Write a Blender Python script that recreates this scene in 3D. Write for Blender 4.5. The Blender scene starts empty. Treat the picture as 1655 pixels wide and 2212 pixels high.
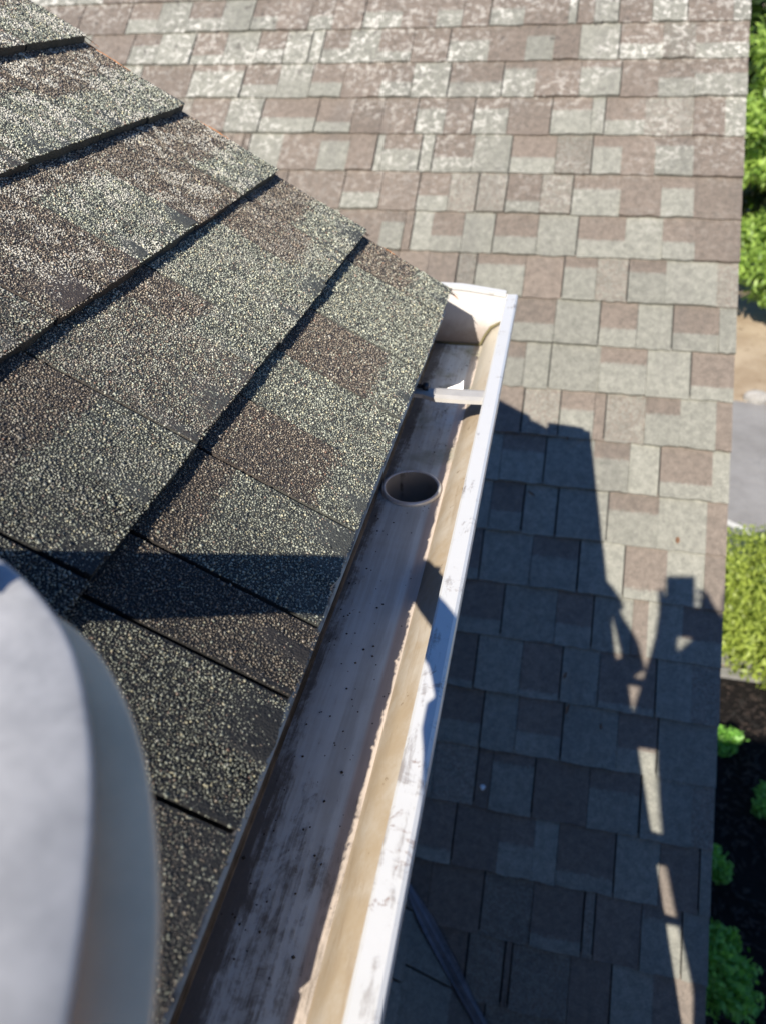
import bpy, bmesh, math, random
import numpy as np
from mathutils import Vector, Matrix

random.seed(7)
rng = np.random.default_rng(11)
scene = bpy.context.scene
C = scene.collection

# ------------------------------------------------------------------ camera
# rows: right, down, forward
RM = [(0.975653, 0.217177, -0.030574), (0.109763, -0.604211, -0.789228), (-0.189875, 0.766657, -0.613338)]
VI, VJ, VK = Vector(RM[0]), Vector(RM[1]), Vector(RM[2])
FPX = 1505.613                    # focal length in units of a 1655 x 2212 picture
cam_d = bpy.data.cameras.new('camera')
cam = bpy.data.objects.new('camera', cam_d); C.objects.link(cam)
cam.matrix_world = Matrix(((VI.x, -VJ.x, -VK.x, 0), (VI.y, -VJ.y, -VK.y, 0), (VI.z, -VJ.z, -VK.z, 0), (0, 0, 0, 1)))
cam_d.sensor_fit = 'VERTICAL'; cam_d.sensor_height = 24.0; cam_d.sensor_width = 18.0
cam_d.lens = 24.0 * FPX / 2212
cam_d.clip_start = 0.01; cam_d.clip_end = 400
cam_d.dof.use_dof = True; cam_d.dof.focus_distance = 0.56; cam_d.dof.aperture_fstop = 4.7
scene.camera = cam

# ------------------------------------------------------------------ light
SUN = Vector((0.194, 0.746, -0.637)).normalized()     # the way the light travels
wd = bpy.data.worlds.new('World'); scene.world = wd; wd.use_nodes = True
nt = wd.node_tree; bg = nt.nodes['Background']
sky = nt.nodes.new('ShaderNodeTexSky'); sky.sky_type = 'NISHITA'; sky.sun_disc = False
sky.sun_elevation = math.asin(-SUN.z); sky.sun_rotation = math.atan2(-SUN.x, -SUN.y)
sky.altitude = 100; sky.air_density = 1.0; sky.dust_density = 0.2; sky.ozone_density = 2.0
tone = nt.nodes.new('ShaderNodeMix'); tone.data_type = 'RGBA'; tone.blend_type = 'MULTIPLY'; tone.inputs[0].default_value = 1.0
tone.inputs[7].default_value = (0.63, 0.94, 1.34, 1)      # a deep clear-day blue
nt.links.new(sky.outputs[0], tone.inputs[6]); nt.links.new(tone.outputs[2], bg.inputs[0]); bg.inputs[1].default_value = 0.063
sl = bpy.data.lights.new('sun', 'SUN'); sl.energy = 5.0; sl.angle = math.radians(0.53); sl.color = (1.0, 0.93, 0.82)
so = bpy.data.objects.new('sun', sl); C.objects.link(so)
so.rotation_euler = SUN.to_track_quat('-Z', 'Y').to_euler(); so.location = (-3, -10, 9)
scene.view_settings.view_transform = 'Standard'; scene.view_settings.look = 'None'
scene.view_settings.gamma = 1.0; scene.view_settings.exposure = 0.72
scene.view_settings.use_curve_mapping = False
scene.render.engine = 'CYCLES'; scene.cycles.max_bounces = 6; scene.cycles.use_denoising = True

# ------------------------------------------------------------------ helpers
def tag(o, label=None, cat=None, group=None, kind=None):
    if label: o['label'] = label
    if cat: o['category'] = cat
    if group: o['group'] = group
    if kind: o['kind'] = kind
    return o

def empty(name, loc, label, cat, group=None):
    o = bpy.data.objects.new(name, None); C.objects.link(o); o.location = loc
    o.empty_display_size = 0.05
    return tag(o, label, cat, group)

def link(name, me, mat=None, parent=None, kind=None):
    """world-space mesh -> object, parented without moving"""
    if mat:
        for m in (mat if isinstance(mat, (list, tuple)) else [mat]): me.materials.append(m)
    o = bpy.data.objects.new(name, me); C.objects.link(o)
    if parent:
        o.parent = parent
        base = Vector((0, 0, 0)); p = parent
        while p: base += p.location; p = p.parent
        o.location = -base
    if kind: o['kind'] = kind
    return o

def mesh(name, verts, faces, smooth=False, midx=None):
    me = bpy.data.meshes.new(name); me.from_pydata([tuple(v) for v in verts], [], faces); me.update()
    if midx: me.polygons.foreach_set('material_index', midx)
    if smooth: me.polygons.foreach_set('use_smooth', [True] * len(me.polygons))
    return me

def fattr(me, name, vals):
    a = me.attributes.new(name, 'FLOAT', 'POINT'); a.data.foreach_set('value', np.asarray(vals, dtype=np.float32))

def box_mesh(name, lo, hi, bevel=0.0, axes=None, origin=None):
    bm = bmesh.new()
    vs = []
    for x in (lo[0], hi[0]):
        for y in (lo[1], hi[1]):
            for z in (lo[2], hi[2]):
                p = Vector((x, y, z))
                if axes: p = origin + axes[0] * x + axes[1] * y + axes[2] * z
                vs.append(bm.verts.new(p))
    for f in ((0, 1, 3, 2), (4, 6, 7, 5), (0, 4, 5, 1), (2, 3, 7, 6), (0, 2, 6, 4), (1, 5, 7, 3)):
        bm.faces.new([vs[i] for i in f])
    bmesh.ops.recalc_face_normals(bm, faces=bm.faces)
    if bevel > 0:
        bmesh.ops.bevel(bm, geom=list(bm.edges), offset=bevel, segments=2, affect='EDGES', profile=0.6)
    me = bpy.data.meshes.new(name); bm.to_mesh(me); bm.free()
    return me

def tube_mesh(name, pts, radii, n=10, cap=True):
    """lofted tube through pts"""
    V = []; F = []
    pts = [Vector(p) for p in pts]
    for i, p in enumerate(pts):
        d = (pts[min(i + 1, len(pts) - 1)] - pts[max(i - 1, 0)]).normalized()
        a = d.orthogonal().normalized() if i == 0 else (a - d * a.dot(d)).normalized()
        b = d.cross(a)
        for k in range(n):
            t = 2 * math.pi * k / n
            V.append(p + (a * math.cos(t) + b * math.sin(t)) * radii[i])
    for i in range(len(pts) - 1):
        for k in range(n):
            F.append((i * n + k, i * n + (k + 1) % n, (i + 1) * n + (k + 1) % n, (i + 1) * n + k))
    if cap:
        F.append(tuple(range(n))[::-1]); F.append(tuple((len(pts) - 1) * n + k for k in range(n)))
    return mesh(name, V, F, True)

def ray(px, py):
    return VI * ((px - 827.5) / FPX) + VJ * ((py - 1106) / FPX) + VK

# ------------------------------------------------------------------ material kit
class N:
    def __init__(s, name):
        s.m = bpy.data.materials.new(name); s.m.use_nodes = True
        s.t = s.m.node_tree; s.b = s.t.nodes['Principled BSDF']
        s.co = s.t.nodes.new('ShaderNodeTexCoord').outputs['Object']
    def n(s, typ, **kw):
        x = s.t.nodes.new(typ)
        for k, v in kw.items(): setattr(x, k, v)
        return x
    def l(s, a, b): s.t.links.new(a, b)
    def setin(s, sock, v):
        if isinstance(v, bpy.types.NodeSocket): s.l(v, sock)
        elif isinstance(v, (tuple, list)) and len(v) == 3 and sock.type == 'RGBA': sock.default_value = (*v, 1)
        else: sock.default_value = v
    def noise(s, scale=1, detail=4, rough=0.6, vec=None, sc=None, dist=0.0):
        v = vec or s.co
        if sc:
            mp = s.n('ShaderNodeMapping'); s.l(v, mp.inputs[0]); mp.inputs['Scale'].default_value = sc; v = mp.outputs[0]
        x = s.n('ShaderNodeTexNoise'); s.l(v, x.inputs['Vector']); x.inputs['Scale'].default_value = scale
        x.inputs['Detail'].default_value = detail; x.inputs['Roughness'].default_value = rough
        x.inputs['Distortion'].default_value = dist
        return x.outputs['Fac']
    def math(s, op, a, b=0.0, c=0.0, clamp=False):
        x = s.n('ShaderNodeMath', operation=op, use_clamp=clamp)
        s.setin(x.inputs[0], a); s.setin(x.inputs[1], b); s.setin(x.inputs[2], c)
        return x.outputs[0]
    def step(s, v, lo, hi, a=0.0, b=1.0):
        x = s.n('ShaderNodeMapRange', interpolation_type='SMOOTHSTEP')
        s.setin(x.inputs[0], v); s.setin(x.inputs[1], lo); s.setin(x.inputs[2], hi); s.setin(x.inputs[3], a); s.setin(x.inputs[4], b)
        return x.outputs[0]
    def mix(s, f, a, b, mode='MIX'):
        x = s.n('ShaderNodeMix', data_type='RGBA', blend_type=mode)
        s.setin(x.inputs[0], f); s.setin(x.inputs[6], a); s.setin(x.inputs[7], b)
        return x.outputs[2]
    def attr(s, name):
        return s.n('ShaderNodeAttribute', attribute_name=name).outputs['Fac']
    def xyz(s):
        x = s.n('ShaderNodeSeparateXYZ'); s.l(s.co, x.inputs[0]); return x.outputs
    def bump(s, h, strength=0.5, dist=0.001):
        x = s.n('ShaderNodeBump'); x.inputs['Strength'].default_value = strength; x.inputs['Distance'].default_value = dist
        s.l(h, x.inputs['Height']); s.l(x.outputs[0], s.b.inputs['Normal'])
    def out(s, col, rough=0.8, metal=0.0, spec=0.5):
        s.setin(s.b.inputs['Base Color'], col); s.setin(s.b.inputs['Roughness'], rough)
        s.setin(s.b.inputs['Metallic'], metal); s.setin(s.b.inputs['Specular IOR Level'], spec)
        return s.m

def plain(name, col, rough=0.8, metal=0.0, var=0.15, scale=20, spec=0.5):
    k = N(name); n = k.noise(scale, 5)
    c = k.mix(n, tuple(x * (1 - var) for x in col), tuple(min(1, x * (1 + var)) for x in col))
    return k.out(c, rough, metal, spec)

BROWN, GREEN = (0.166, 0.136, 0.112), (0.222, 0.220, 0.188)

def shingle_far():
    k = N('weathered_shingle')
    mixv, tint = k.attr('mix'), k.attr('tint')
    mid = k.noise(55, 4, 0.75); fine = k.noise(420, 2, 0.8)
    # soft granular border between the two colour blends
    a = k.math('ADD', mixv, k.math('MULTIPLY', k.math('SUBTRACT', k.noise(160, 3, 0.8), 0.5), 1.3))
    m = k.step(a, 0.32, 0.68)
    col = k.mix(m, BROWN, GREEN)
    # granule speckle
    col = k.mix(k.step(fine, 0.35, 0.7), k.mix(1.0, col, (0.70, 0.70, 0.70), 'MULTIPLY'), k.mix(1.0, col, (1.32, 1.32, 1.32), 'MULTIPLY'))
    col = k.mix(1.0, col, k.mix(k.step(mid, 0.3, 0.7), (0.78, 0.78, 0.77), (1.2, 1.19, 1.18)), 'MULTIPLY')
    cx = k.n('ShaderNodeCombineColor')
    for i in range(3): k.l(tint, cx.inputs[i])
    col = k.mix(1.0, col, cx.outputs[0], 'MULTIPLY')
    # pale lichen bloom and dark algae spots, growing towards the ridge
    x, y, z = k.xyz()
    up = k.step(y, 2.05, 2.75)
    patch = k.step(k.noise(3.1, 2), 0.36, 0.60)
    lich = k.step(k.noise(48, 4, 0.75), 0.50, 0.60)
    lich = k.math('MULTIPLY', k.math('MULTIPLY', lich, patch), k.math('MULTIPLY', up, k.math('ADD', k.math('MULTIPLY', m, 0.45), 0.55)))
    col = k.mix(k.math('MULTIPLY', lich, 0.85), col, (0.54, 0.52, 0.47))
    dk = k.math('MULTIPLY', k.step(k.noise(38, 2, 0.5, dist=0.4), 0.64, 0.70), k.step(y, 2.45, 2.85))
    col = k.mix(k.math('MULTIPLY', dk, 0.65), col, (0.06, 0.05, 0.045))
    st = k.step(k.noise(1.0, 3, 0.6, sc=(9, 2, 2)), 0.5, 0.75)
    col = k.mix(k.math('MULTIPLY', st, 0.25), col, (0.09, 0.085, 0.08))
    k.bump(k.math('ADD', fine, k.math('MULTIPLY', mid, 0.6)), 0.8, 0.0012)
    return k.out(col, 0.62, 0, 0.45)

def shingle_near():
    """asphalt mat under the loose granules of the near roof"""
    k = N('asphalt_mat')
    mixv = k.attr('mix')
    vo = k.n('ShaderNodeTexVoronoi'); k.l(k.co, vo.inputs['Vector']); vo.inputs['Scale'].default_value = 620
    m = k.step(k.math('ADD', mixv, k.math('MULTIPLY', k.math('SUBTRACT', k.noise(160, 3, 0.8), 0.5), 1.0)), 0.3, 0.7)
    col = k.mix(m, (0.060, 0.048, 0.040), (0.070, 0.072, 0.062))
    xx, yy, zz = k.xyz()
    col = k.mix(k.step(yy, 0.42, 0.20), col, (0.012, 0.012, 0.012))  # mat blackened toward the camera: painted shade matching the dimmed granules
    col = k.mix(k.noise(500, 2), k.mix(1.0, col, (0.3, 0.3, 0.3), 'MULTIPLY'), k.mix(1.0, col, (1.6, 1.6, 1.6), 'MULTIPLY'))
    k.bump(vo.outputs['Distance'], 0.7, 0.0008)
    return k.out(col, 0.7, 0, 0.4)

def granule_mat():
    k = N('mineral_granule')
    g, mixv, li = k.attr('gran'), k.attr('mix'), k.attr('lich')
    m = k.step(mixv, 0.35, 0.65)
    a = k.n('ShaderNodeValToRGB'); k.l(g, a.inputs[0])     # green blend
    b = k.n('ShaderNodeValToRGB'); k.l(g, b.inputs[0])     # brown blend
    def fill(r, stops):
        r.color_ramp.interpolation = 'CONSTANT'
        while len(r.color_ramp.elements) < len(stops): r.color_ramp.elements.new(0.5)
        for e, (p, c) in zip(r.color_ramp.elements, stops): e.position = p; e.color = (*c, 1)
    fill(a, [(0, (0.045, 0.046, 0.040)), (0.20, (0.17, 0.178, 0.148)), (0.48, (0.285, 0.30, 0.245)), (0.74, (0.43, 0.44, 0.36)), (0.92, (0.52, 0.48, 0.33)), (0.98, (0.26, 0.19, 0.15))])
    fill(b, [(0, (0.045, 0.040, 0.037)), (0.28, (0.148, 0.121, 0.094)), (0.58, (0.225, 0.184, 0.142)), (0.84, (0.34, 0.29, 0.23)), (0.93, (0.38, 0.36, 0.29)), (0.985, (0.24, 0.14, 0.10))])
    col = k.mix(m, b.outputs[0], a.outputs[0])
    col = k.mix(1.0, col, (1.44, 1.43, 1.37), "MULTIPLY")
    col = k.mix(li, col, (0.66, 0.63, 0.54))
    cc = k.n('ShaderNodeCombineColor'); ch = k.attr('view_shade')  # painted shade factor, imitates granules looking darker when seen from above
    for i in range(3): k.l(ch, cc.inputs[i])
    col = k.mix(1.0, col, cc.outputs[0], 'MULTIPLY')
    return k.out(col, 0.33, 0, 0.7)

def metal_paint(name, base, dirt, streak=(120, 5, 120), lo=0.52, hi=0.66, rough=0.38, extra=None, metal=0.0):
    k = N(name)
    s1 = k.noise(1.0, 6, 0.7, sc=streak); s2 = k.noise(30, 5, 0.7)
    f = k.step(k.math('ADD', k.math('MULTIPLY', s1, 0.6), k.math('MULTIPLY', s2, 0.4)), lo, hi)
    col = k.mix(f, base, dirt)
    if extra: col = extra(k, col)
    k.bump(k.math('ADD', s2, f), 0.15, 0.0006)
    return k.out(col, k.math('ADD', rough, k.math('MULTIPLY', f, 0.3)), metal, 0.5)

def floor_mat():
    k = N('stained_trough_floor')
    x, y, z = k.xyz()
    long_ = k.noise(1.0, 6, 0.72, sc=(190, 7, 60)); blot = k.noise(22, 5, 0.7); fine = k.noise(190, 4, 0.75)
    swirl = k.noise(1.0, 6, 0.7, sc=(60, 26, 60), dist=2.2)
    base = k.mix(k.noise(9, 3), (0.70, 0.78, 0.79), (0.80, 0.87, 0.88))
    base = k.mix(k.step(x, -0.094, -0.089), base, (0.62, 0.52, 0.44))        # cream strip beside the front wall
    base = k.mix(k.math('MULTIPLY', k.step(k.noise(14, 4), 0.5, 0.7), k.step(y, 0.5, 0.8)), base, (0.24, 0.26, 0.15))
    back = k.step(x, -0.128, -0.149)                   # silt settles at the back
    far = k.step(y, 0.50, 0.78)
    near = k.step(y, 0.33, 0.16)
    amt = k.math('ADD', k.math('MULTIPLY', back, 0.17), k.math('ADD', k.math('MULTIPLY', far, 0.085), k.math('MULTIPLY', near, 0.085)))
    pat = k.math('ADD', k.math('MULTIPLY', long_, 0.36), k.math('ADD', k.math('MULTIPLY', blot, 0.25), k.math('ADD', k.math('MULTIPLY', fine, 0.13), k.math('MULTIPLY', swirl, 0.26))))
    f = k.step(k.math('ADD', pat, amt), 0.55, 0.70)
    haze_ = k.step(k.math('ADD', k.noise(1.0, 5, 0.6, sc=(70, 3, 60)), k.math('MULTIPLY', blot, 0.3)), 0.52, 0.80)
    base = k.mix(k.math('MULTIPLY', haze_, 0.42), base, (0.30, 0.28, 0.24))
    col = k.mix(k.math('MULTIPLY', f, 0.86), base, k.mix(fine, (0.035, 0.028, 0.022), (0.15, 0.115, 0.085)))
    vo = k.n('ShaderNodeTexVoronoi'); k.l(k.co, vo.inputs['Vector']); vo.inputs['Scale'].default_value = 95
    spk = k.math('MULTIPLY', k.step(vo.outputs['Distance'], 0.09, 0.06), k.step(k.noise(20, 2), 0.5, 0.56))
    col = k.mix(k.math('MULTIPLY', spk, 0.75), col, (0.03, 0.025, 0.02))
    k.bump(k.math('ADD', f, k.math('MULTIPLY', spk, 2)), 0.3, 0.0006)
    return k.out(col, k.step(f, 0, 1, 0.26, 0.8), 0.0, 0.8)

def wall_mat():
    k = N('tan_stained_enamel')
    x, y, z = k.xyz()
    st = k.noise(1.0, 5, 0.6, sc=(70, 14, 70), dist=0.5); bl = k.noise(20, 6, 0.7)
    fade = k.step(y, 0.72, 0.9)
    col = k.mix(k.step(bl, 0.34, 0.66), (0.49, 0.435, 0.36), (0.41, 0.325, 0.225))
    col = k.mix(k.math('MULTIPLY', k.step(st, 0.5, 0.75), 0.6), col, (0.30, 0.22, 0.14))
    col = k.mix(k.math('MULTIPLY', fade, 0.75), col, (0.56, 0.52, 0.44))
    col = k.mix(k.step(z, -0.412, -0.396), col, (0.56, 0.47, 0.38))
    sp = k.step(k.noise(130, 3, 0.6), 0.68, 0.74)
    col = k.mix(k.math('MULTIPLY', sp, 0.6), col, (0.14, 0.09, 0.05))
    k.bump(bl, 0.2, 0.0006)
    return k.out(col, 0.5, 0, 0.4)

def lip_mat():
    k = N('scuffed_white_enamel')
    x, y, z = k.xyz()
    n = k.noise(30, 6, 0.72, dist=0.6); n2 = k.noise(1.0, 5, 0.7, sc=(160, 22, 160))
    near = k.step(y, 0.62, 0.2)
    f = k.step(k.math('ADD', k.math('MULTIPLY', n, 0.55), k.math('ADD', k.math('MULTIPLY', n2, 0.45), k.math('MULTIPLY', near, 0.05))), 0.55, 0.66)
    col = k.mix(k.math('MULTIPLY', f, 0.75), (0.66, 0.655, 0.635), (0.27, 0.23, 0.205))
    br = k.math('MULTIPLY', k.step(k.noise(38, 5, 0.75, dist=0.8), 0.58, 0.66), near)
    col = k.mix(k.math('MULTIPLY', br, 0.7), col, (0.26, 0.17, 0.13))
    ol = k.math('MULTIPLY', k.step(k.noise(11, 2), 0.5, 0.7), 0.12)
    col = k.mix(ol, col, (0.5, 0.47, 0.38))
    k.bump(k.math('ADD', n, k.math('MULTIPLY', f, 0.6)), 0.25, 0.0008)
    return k.out(col, 0.24, 0.12, 0.8)

M_far, M_near, M_gran = shingle_far(), shingle_near(), granule_mat()
M_floor, M_wall, M_lip = floor_mat(), wall_mat(), lip_mat()
def cap_mat():
    k = N('grimy_end_cap_enamel')
    x, y, z = k.xyz()
    n = k.noise(60, 5, 0.7)
    g = k.math('ADD', k.step(z, -0.362, -0.446), k.math('MULTIPLY', k.math('SUBTRACT', n, 0.5), 0.6))
    col = k.mix(k.step(g, 0.25, 1.1), (0.60, 0.575, 0.55), (0.30, 0.24, 0.20))
    edge = k.math('ADD', k.math('MULTIPLY', x, 1.0), k.math('MULTIPLY', z, -0.55))   # mossy grime along the ogee
    col = k.mix(k.math('MULTIPLY', k.step(edge, 0.152, 0.166), k.step(n, 0.42, 0.6)), col, (0.30, 0.26, 0.12))
    col = k.mix(k.step(z, -0.437, -0.443), col, (0.04, 0.035, 0.02))
    return k.out(col, 0.45)
M_cap = cap_mat()
M_drip = metal_paint('beige_drip_edge', (0.42, 0.36, 0.30), (0.08, 0.06, 0.05), lo=0.45, hi=0.6)
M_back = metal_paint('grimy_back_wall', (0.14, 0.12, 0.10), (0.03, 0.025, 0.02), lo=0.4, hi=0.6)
M_outlet = metal_paint('dull_outlet_metal', (0.72, 0.71, 0.70), (0.34, 0.30, 0.27), rough=0.3, metal=0.3, lo=0.55, hi=0.75)
M_tube = metal_paint('grimy_tube', (0.30, 0.28, 0.26), (0.07, 0.06, 0.05), streak=(60, 60, 12), rough=0.5)
M_hanger = plain('pale_hanger_metal', (0.46, 0.44, 0.41), 0.4, 0.1, var=0.22, scale=60)
M_screw = plain('dark_screw', (0.05, 0.055, 0.065), 0.4, 0.6)
M_wood = plain('black_felt', (0.025, 0.025, 0.024), 0.9, scale=30)
M_trim = plain('white_trim', (0.62, 0.62, 0.60), 0.55, scale=6, var=0.08)
M_siding = plain('grey_siding', (0.36, 0.37, 0.37), 0.7, scale=3, var=0.08)
M_flash = metal_paint('weathered_flashing', (0.12, 0.125, 0.15), (0.045, 0.048, 0.055), streak=(8, 8, 8), lo=0.4, hi=0.7, rough=0.5)
LOW = {
 0: (-1.824, [(-1.62,'b',1), (-1.501,0.55,0), (-1.376,'g',1), (-1.247,0.6,0), (-1.126,'g',1), (-1.029,0.6,0), (-0.912,'b',0), (-0.826,0.6,0), (-0.713,'b',1), (-0.58,0.5,0), (-0.458,'b',0), (-0.371,0.5,0), (-0.276,'b',1), (-0.164,0.5,0), (-0.021,'b',0), (0.009,'g',1), (0.061,'b',0), (0.141,'g',1), (0.242,'b',0), (0.352,'g',1), (0.487,'b',0), (0.535,'g',0)]),
 1: (-1.756, [(-1.574,'b',1), (-1.467,0.4,0), (-1.329,'g',1), (-1.208,0.7,0), (-1.08,'g',1), (-0.98,0.6,0), (-0.886,'g',1), (-0.84,'g',1), (-0.748,0.6,0), (-0.641,'g',0), (-0.526,0.7,0), (-0.399,'b',1), (-0.267,0.4,0), (-0.146,'b',0), (-0.056,0.3,0), (0.025,'b',0), (0.152,'g',1), (0.283,0.6,0), (0.38,'m',0), (0.535,0.6,0)]),
 2: (-1.51, [(-1.306,'b',1), (-1.107,0.2,1), (-0.978,0.65,0), (-0.856,'g',1), (-0.744,0.6,0), (-0.647,'b',0), (-0.61,'b',0), (-0.506,0.6,0), (-0.381,'g',1), (-0.205,0.6,1), (-0.101,0.2,0), (0.038,'b',0), (0.166,0.2,1), (0.278,'b',0), (0.384,0.5,0), (0.535,0.4,0)]),
 3: (-1.278, [(-1.138,'b',0), (-1.01,'g',1), (-0.81,0.6,1), (-0.688,0.7,0), (-0.587,'b',0), (-0.47,'b',1), (-0.377,0.3,0), (-0.283,'b',1), (-0.174,0.3,0), (-0.037,'b',1), (0.085,0.35,0), (0.128,'g',1), (0.246,0.65,0), (0.388,'m',0), (0.478,'b',0), (0.535,'g',0)]),
 4: (-1.057, [(-1.031,'b',1), (-0.915,'g',0), (-0.78,'b',0), (-0.68,0.2,0), (-0.586,'b',1), (-0.565,'g',0), (-0.438,0.4,1), (-0.395,'g',1), (-0.269,0.65,0), (-0.148,'g',1), (-0.011,0.6,0), (0.101,'m',1), (0.187,0.3,0), (0.285,'b',0), (0.395,0.25,0), (0.535,'b',0)]),
 5: (-0.871, [(-0.672,'b',1), (-0.548,0.6,0), (-0.425,'b',1), (-0.328,0.65,0), (-0.237,'m',1), (-0.146,'m',1), (-0.043,0.7,0), (0.054,'m',1), (0.194,0.35,0), (0.311,'b',0), (0.403,0.3,0), (0.535,'b',0)]),
 6: (-0.671, [(-0.525,'b',0), (-0.453,0.3,0), (-0.423,'b',1), (-0.364,'g',0), (-0.266,0.65,0), (-0.168,'g',1), (-0.039,0.6,0), (0.082,'g',1), (0.218,0.6,0), (0.323,'g',0), (0.413,0.6,0), (0.535,'b',0)]),
 7: (-0.454, [(-0.359,'b',0), (-0.266,'b',1), (-0.208,'m',1), (-0.063,0.25,0), (0.053,'b',1), (0.146,0.25,0), (0.238,'m',1), (0.341,0.3,0), (0.48,'g',0), (0.535,'m',0)]),
 8: (-0.191, [(-0.082,'b',0), (0.04,0.6,0), (0.169,'g',1), (0.271,0.6,0), (0.37,'g',1), (0.492,0.65,0), (0.535,'g',0)]),
 9: (-0.154, [(-0.093,'g',0), (-0.033,0.35,0), (0.042,'g',1), (0.179,'g',0), (0.306,0.35,0), (0.426,'g',1), (0.535,0.7,0)]),
 10: (-0.157, [(-0.103,'g',0), (-0.021,'b',1), (0.083,'m',1), (0.175,0.4,0), (0.208,'b',1), (0.312,'m',0), (0.403,0.35,0), (0.496,'g',0), (0.535,'b',0)]),
 11: (-0.159, [(-0.067,'g',0), (0.056,0.35,1), (0.184,'g',0), (0.279,0.35,0), (0.361,'g',1), (0.493,0.7,0), (0.535,'g',0)]),
 12: (-0.167, [(-0.08,'g',0), (0.011,0.65,1), (0.102,'g',1), (0.236,'g',1), (0.365,0.35,0), (0.486,'g',0), (0.535,'b',0)]),
 13: (-0.175, [(-0.139,'b',0), (-0.087,0.8,1), (0.046,'g',0), (0.172,0.4,1), (0.289,'g',1), (0.394,0.8,0), (0.487,'g',0), (0.535,'b',0)]),
 14: (-0.188, [(-0.012,0.7,1), (0.125,'g',0), (0.221,0.65,1), (0.318,'g',0), (0.356,'b',0), (0.441,'g',0), (0.535,0.6,0)]),
 15: (-0.194, [(-0.066,0.9,1), (0.049,'g',0), (0.154,0.9,1), (0.246,'g',0), (0.387,0.9,1), (0.47,'g',0), (0.535,'m',0)]),
 16: (-0.186, [(-0.033,0.65,1), (0.053,'g',0), (0.17,0.65,1), (0.302,'g',0), (0.4,0.65,1), (0.535,'g',0)]),
 17: (-0.197, [(-0.142,'g',0), (-0.031,'m',1), (0.004,'b',0), (0.113,0.2,1), (0.244,'b',0), (0.369,0.35,1), (0.485,'g',0), (0.535,'m',0)]),
 18: (-0.188, [(-0.069,0.8,1), (0.041,'b',0), (0.126,0.5,0), (0.182,'g',0), (0.32,0.75,1), (0.42,'g',0), (0.512,'b',1), (0.535,'g',0)]),
 19: (-0.197, [(-0.115,'b',0), (0.018,'b',1), (0.135,'m',0), (0.257,0.8,1), (0.284,'m',1), (0.387,'b',0), (0.48,0.2,1), (0.535,'g',0)]),
 20: (-0.152, [(-0.004,'b',1), (0.084,'m',1), (0.102,'b',1), (0.235,'m',0), (0.331,'b',1), (0.422,'g',0), (0.535,'b',0)]),
 21: (-0.132, [(0.052,'b',1), (0.196,'m',0), (0.331,'b',1), (0.431,'g',0), (0.535,'m',0)]),
}

# ------------------------------------------------------------------ roof planes
P_UP, P_LO = 0.570120, 0.673399
EU = 0.13085; EL = 0.143
def frame(O, U, V):
    U = Vector(U).normalized(); V = Vector(V).normalized()
    Nn = U.cross(V) if (U.cross(V)).z > 0 else V.cross(U)
    return Vector(O), U, V, Nn
UP = frame((-0.118927, 0, -0.334068), (0, 1, 0), (-math.cos(P_UP), 0, math.sin(P_UP)))
LO = frame((0, 2.8527, -0.158743), (1, 0, 0), (0, math.cos(P_LO), math.sin(P_LO)))
SD = frame((-0.1613, 0.0, -1.819), (0, 1, 0), (-math.cos(P_LO), 0, math.sin(P_LO)))
UP_END, LO_END = 0.888, 0.535
TH = 0.0080
UP = (UP[0] - UP[3] * 0.0045,) + UP[1:]

MIXV = {'b': (0.05, 0.05), 'g': (0.95, 0.95), 'm': (0.50, 0.50)}
def tab_geom(fr, u0, u1, s0, E, kind, th, wob=0.002, clip=None, slant=0.0, nc_=4):
    """one shingle tab: a wedge whose butt stands th proud, colour blend in the attribute 'mix'"""
    O, U, V, Nn = fr
    if kind in MIXV: split, (mt, mb) = 0.5, MIXV[kind]
    else: split, mt, mb = 1 - kind, 0.08, 0.92
    rows = [0.0, 0.35, max(split - 0.08, 0.06), min(split + 0.08, 0.94), 1.0, 1.06]
    rows = sorted(rows)
    nc = nc_
    V3 = []; mx = []
    for r in rows:
        for c in range(nc + 1):
            u = u0 + (u1 - u0) * c / nc + slant * r
            s = s0 + r * E + (random.uniform(-wob, wob) if r == 0 else 0)
            h = th * (1 - 0.88 * min(r, 1.06)) - 0.003
            if r == 0: h += random.uniform(-0.0009, 0.0012)
            V3.append(O + U * u + V * s + Nn * h)
            mx.append(mt if r > split else mb)
    n = nc + 1; F = []
    for i in range(len(rows) - 1):
        for c in range(nc):
            a = i * n + c; F.append((a, a + 1, a + n + 1, a + n))
    # butt face and sides
    base = len(V3)
    for c in range(n):
        V3.append(V3[c] - Nn * (th + 0.0004)); mx.append(mb)
    for c in range(nc): F.append((base + c, base + c + 1, c + 1, c))
    last = (len(rows) - 1) * n
    V3 += [V3[last] - Nn * 0.002, V3[last + n - 1] - Nn * 0.002]; mx += [mt, mt]
    F.append((base,) + tuple(i * n for i in range(len(rows))) + (len(V3) - 2,))
    F.append((base + nc, len(V3) - 1) + tuple(i * n + nc for i in reversed(range(len(rows)))))
    return V3, F, mx

def make_tab(name, parent, mat, fr, u0, u1, s0, E, kind, th, tint, joint, wob=0.0024):
    g = (0.0025 if mat is M_near else 0.0040) if joint else 0.00025
    V3, F, mx = tab_geom(fr, u0 + g * 0.3, u1 - g, s0, E, kind, th, wob, nc_=8 if mat is M_near else 4)
    me = mesh('shingle', V3, F)
    fattr(me, 'mix', mx); fattr(me, 'tint', [tint] * len(V3))
    return link(name, me, mat, parent)

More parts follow.
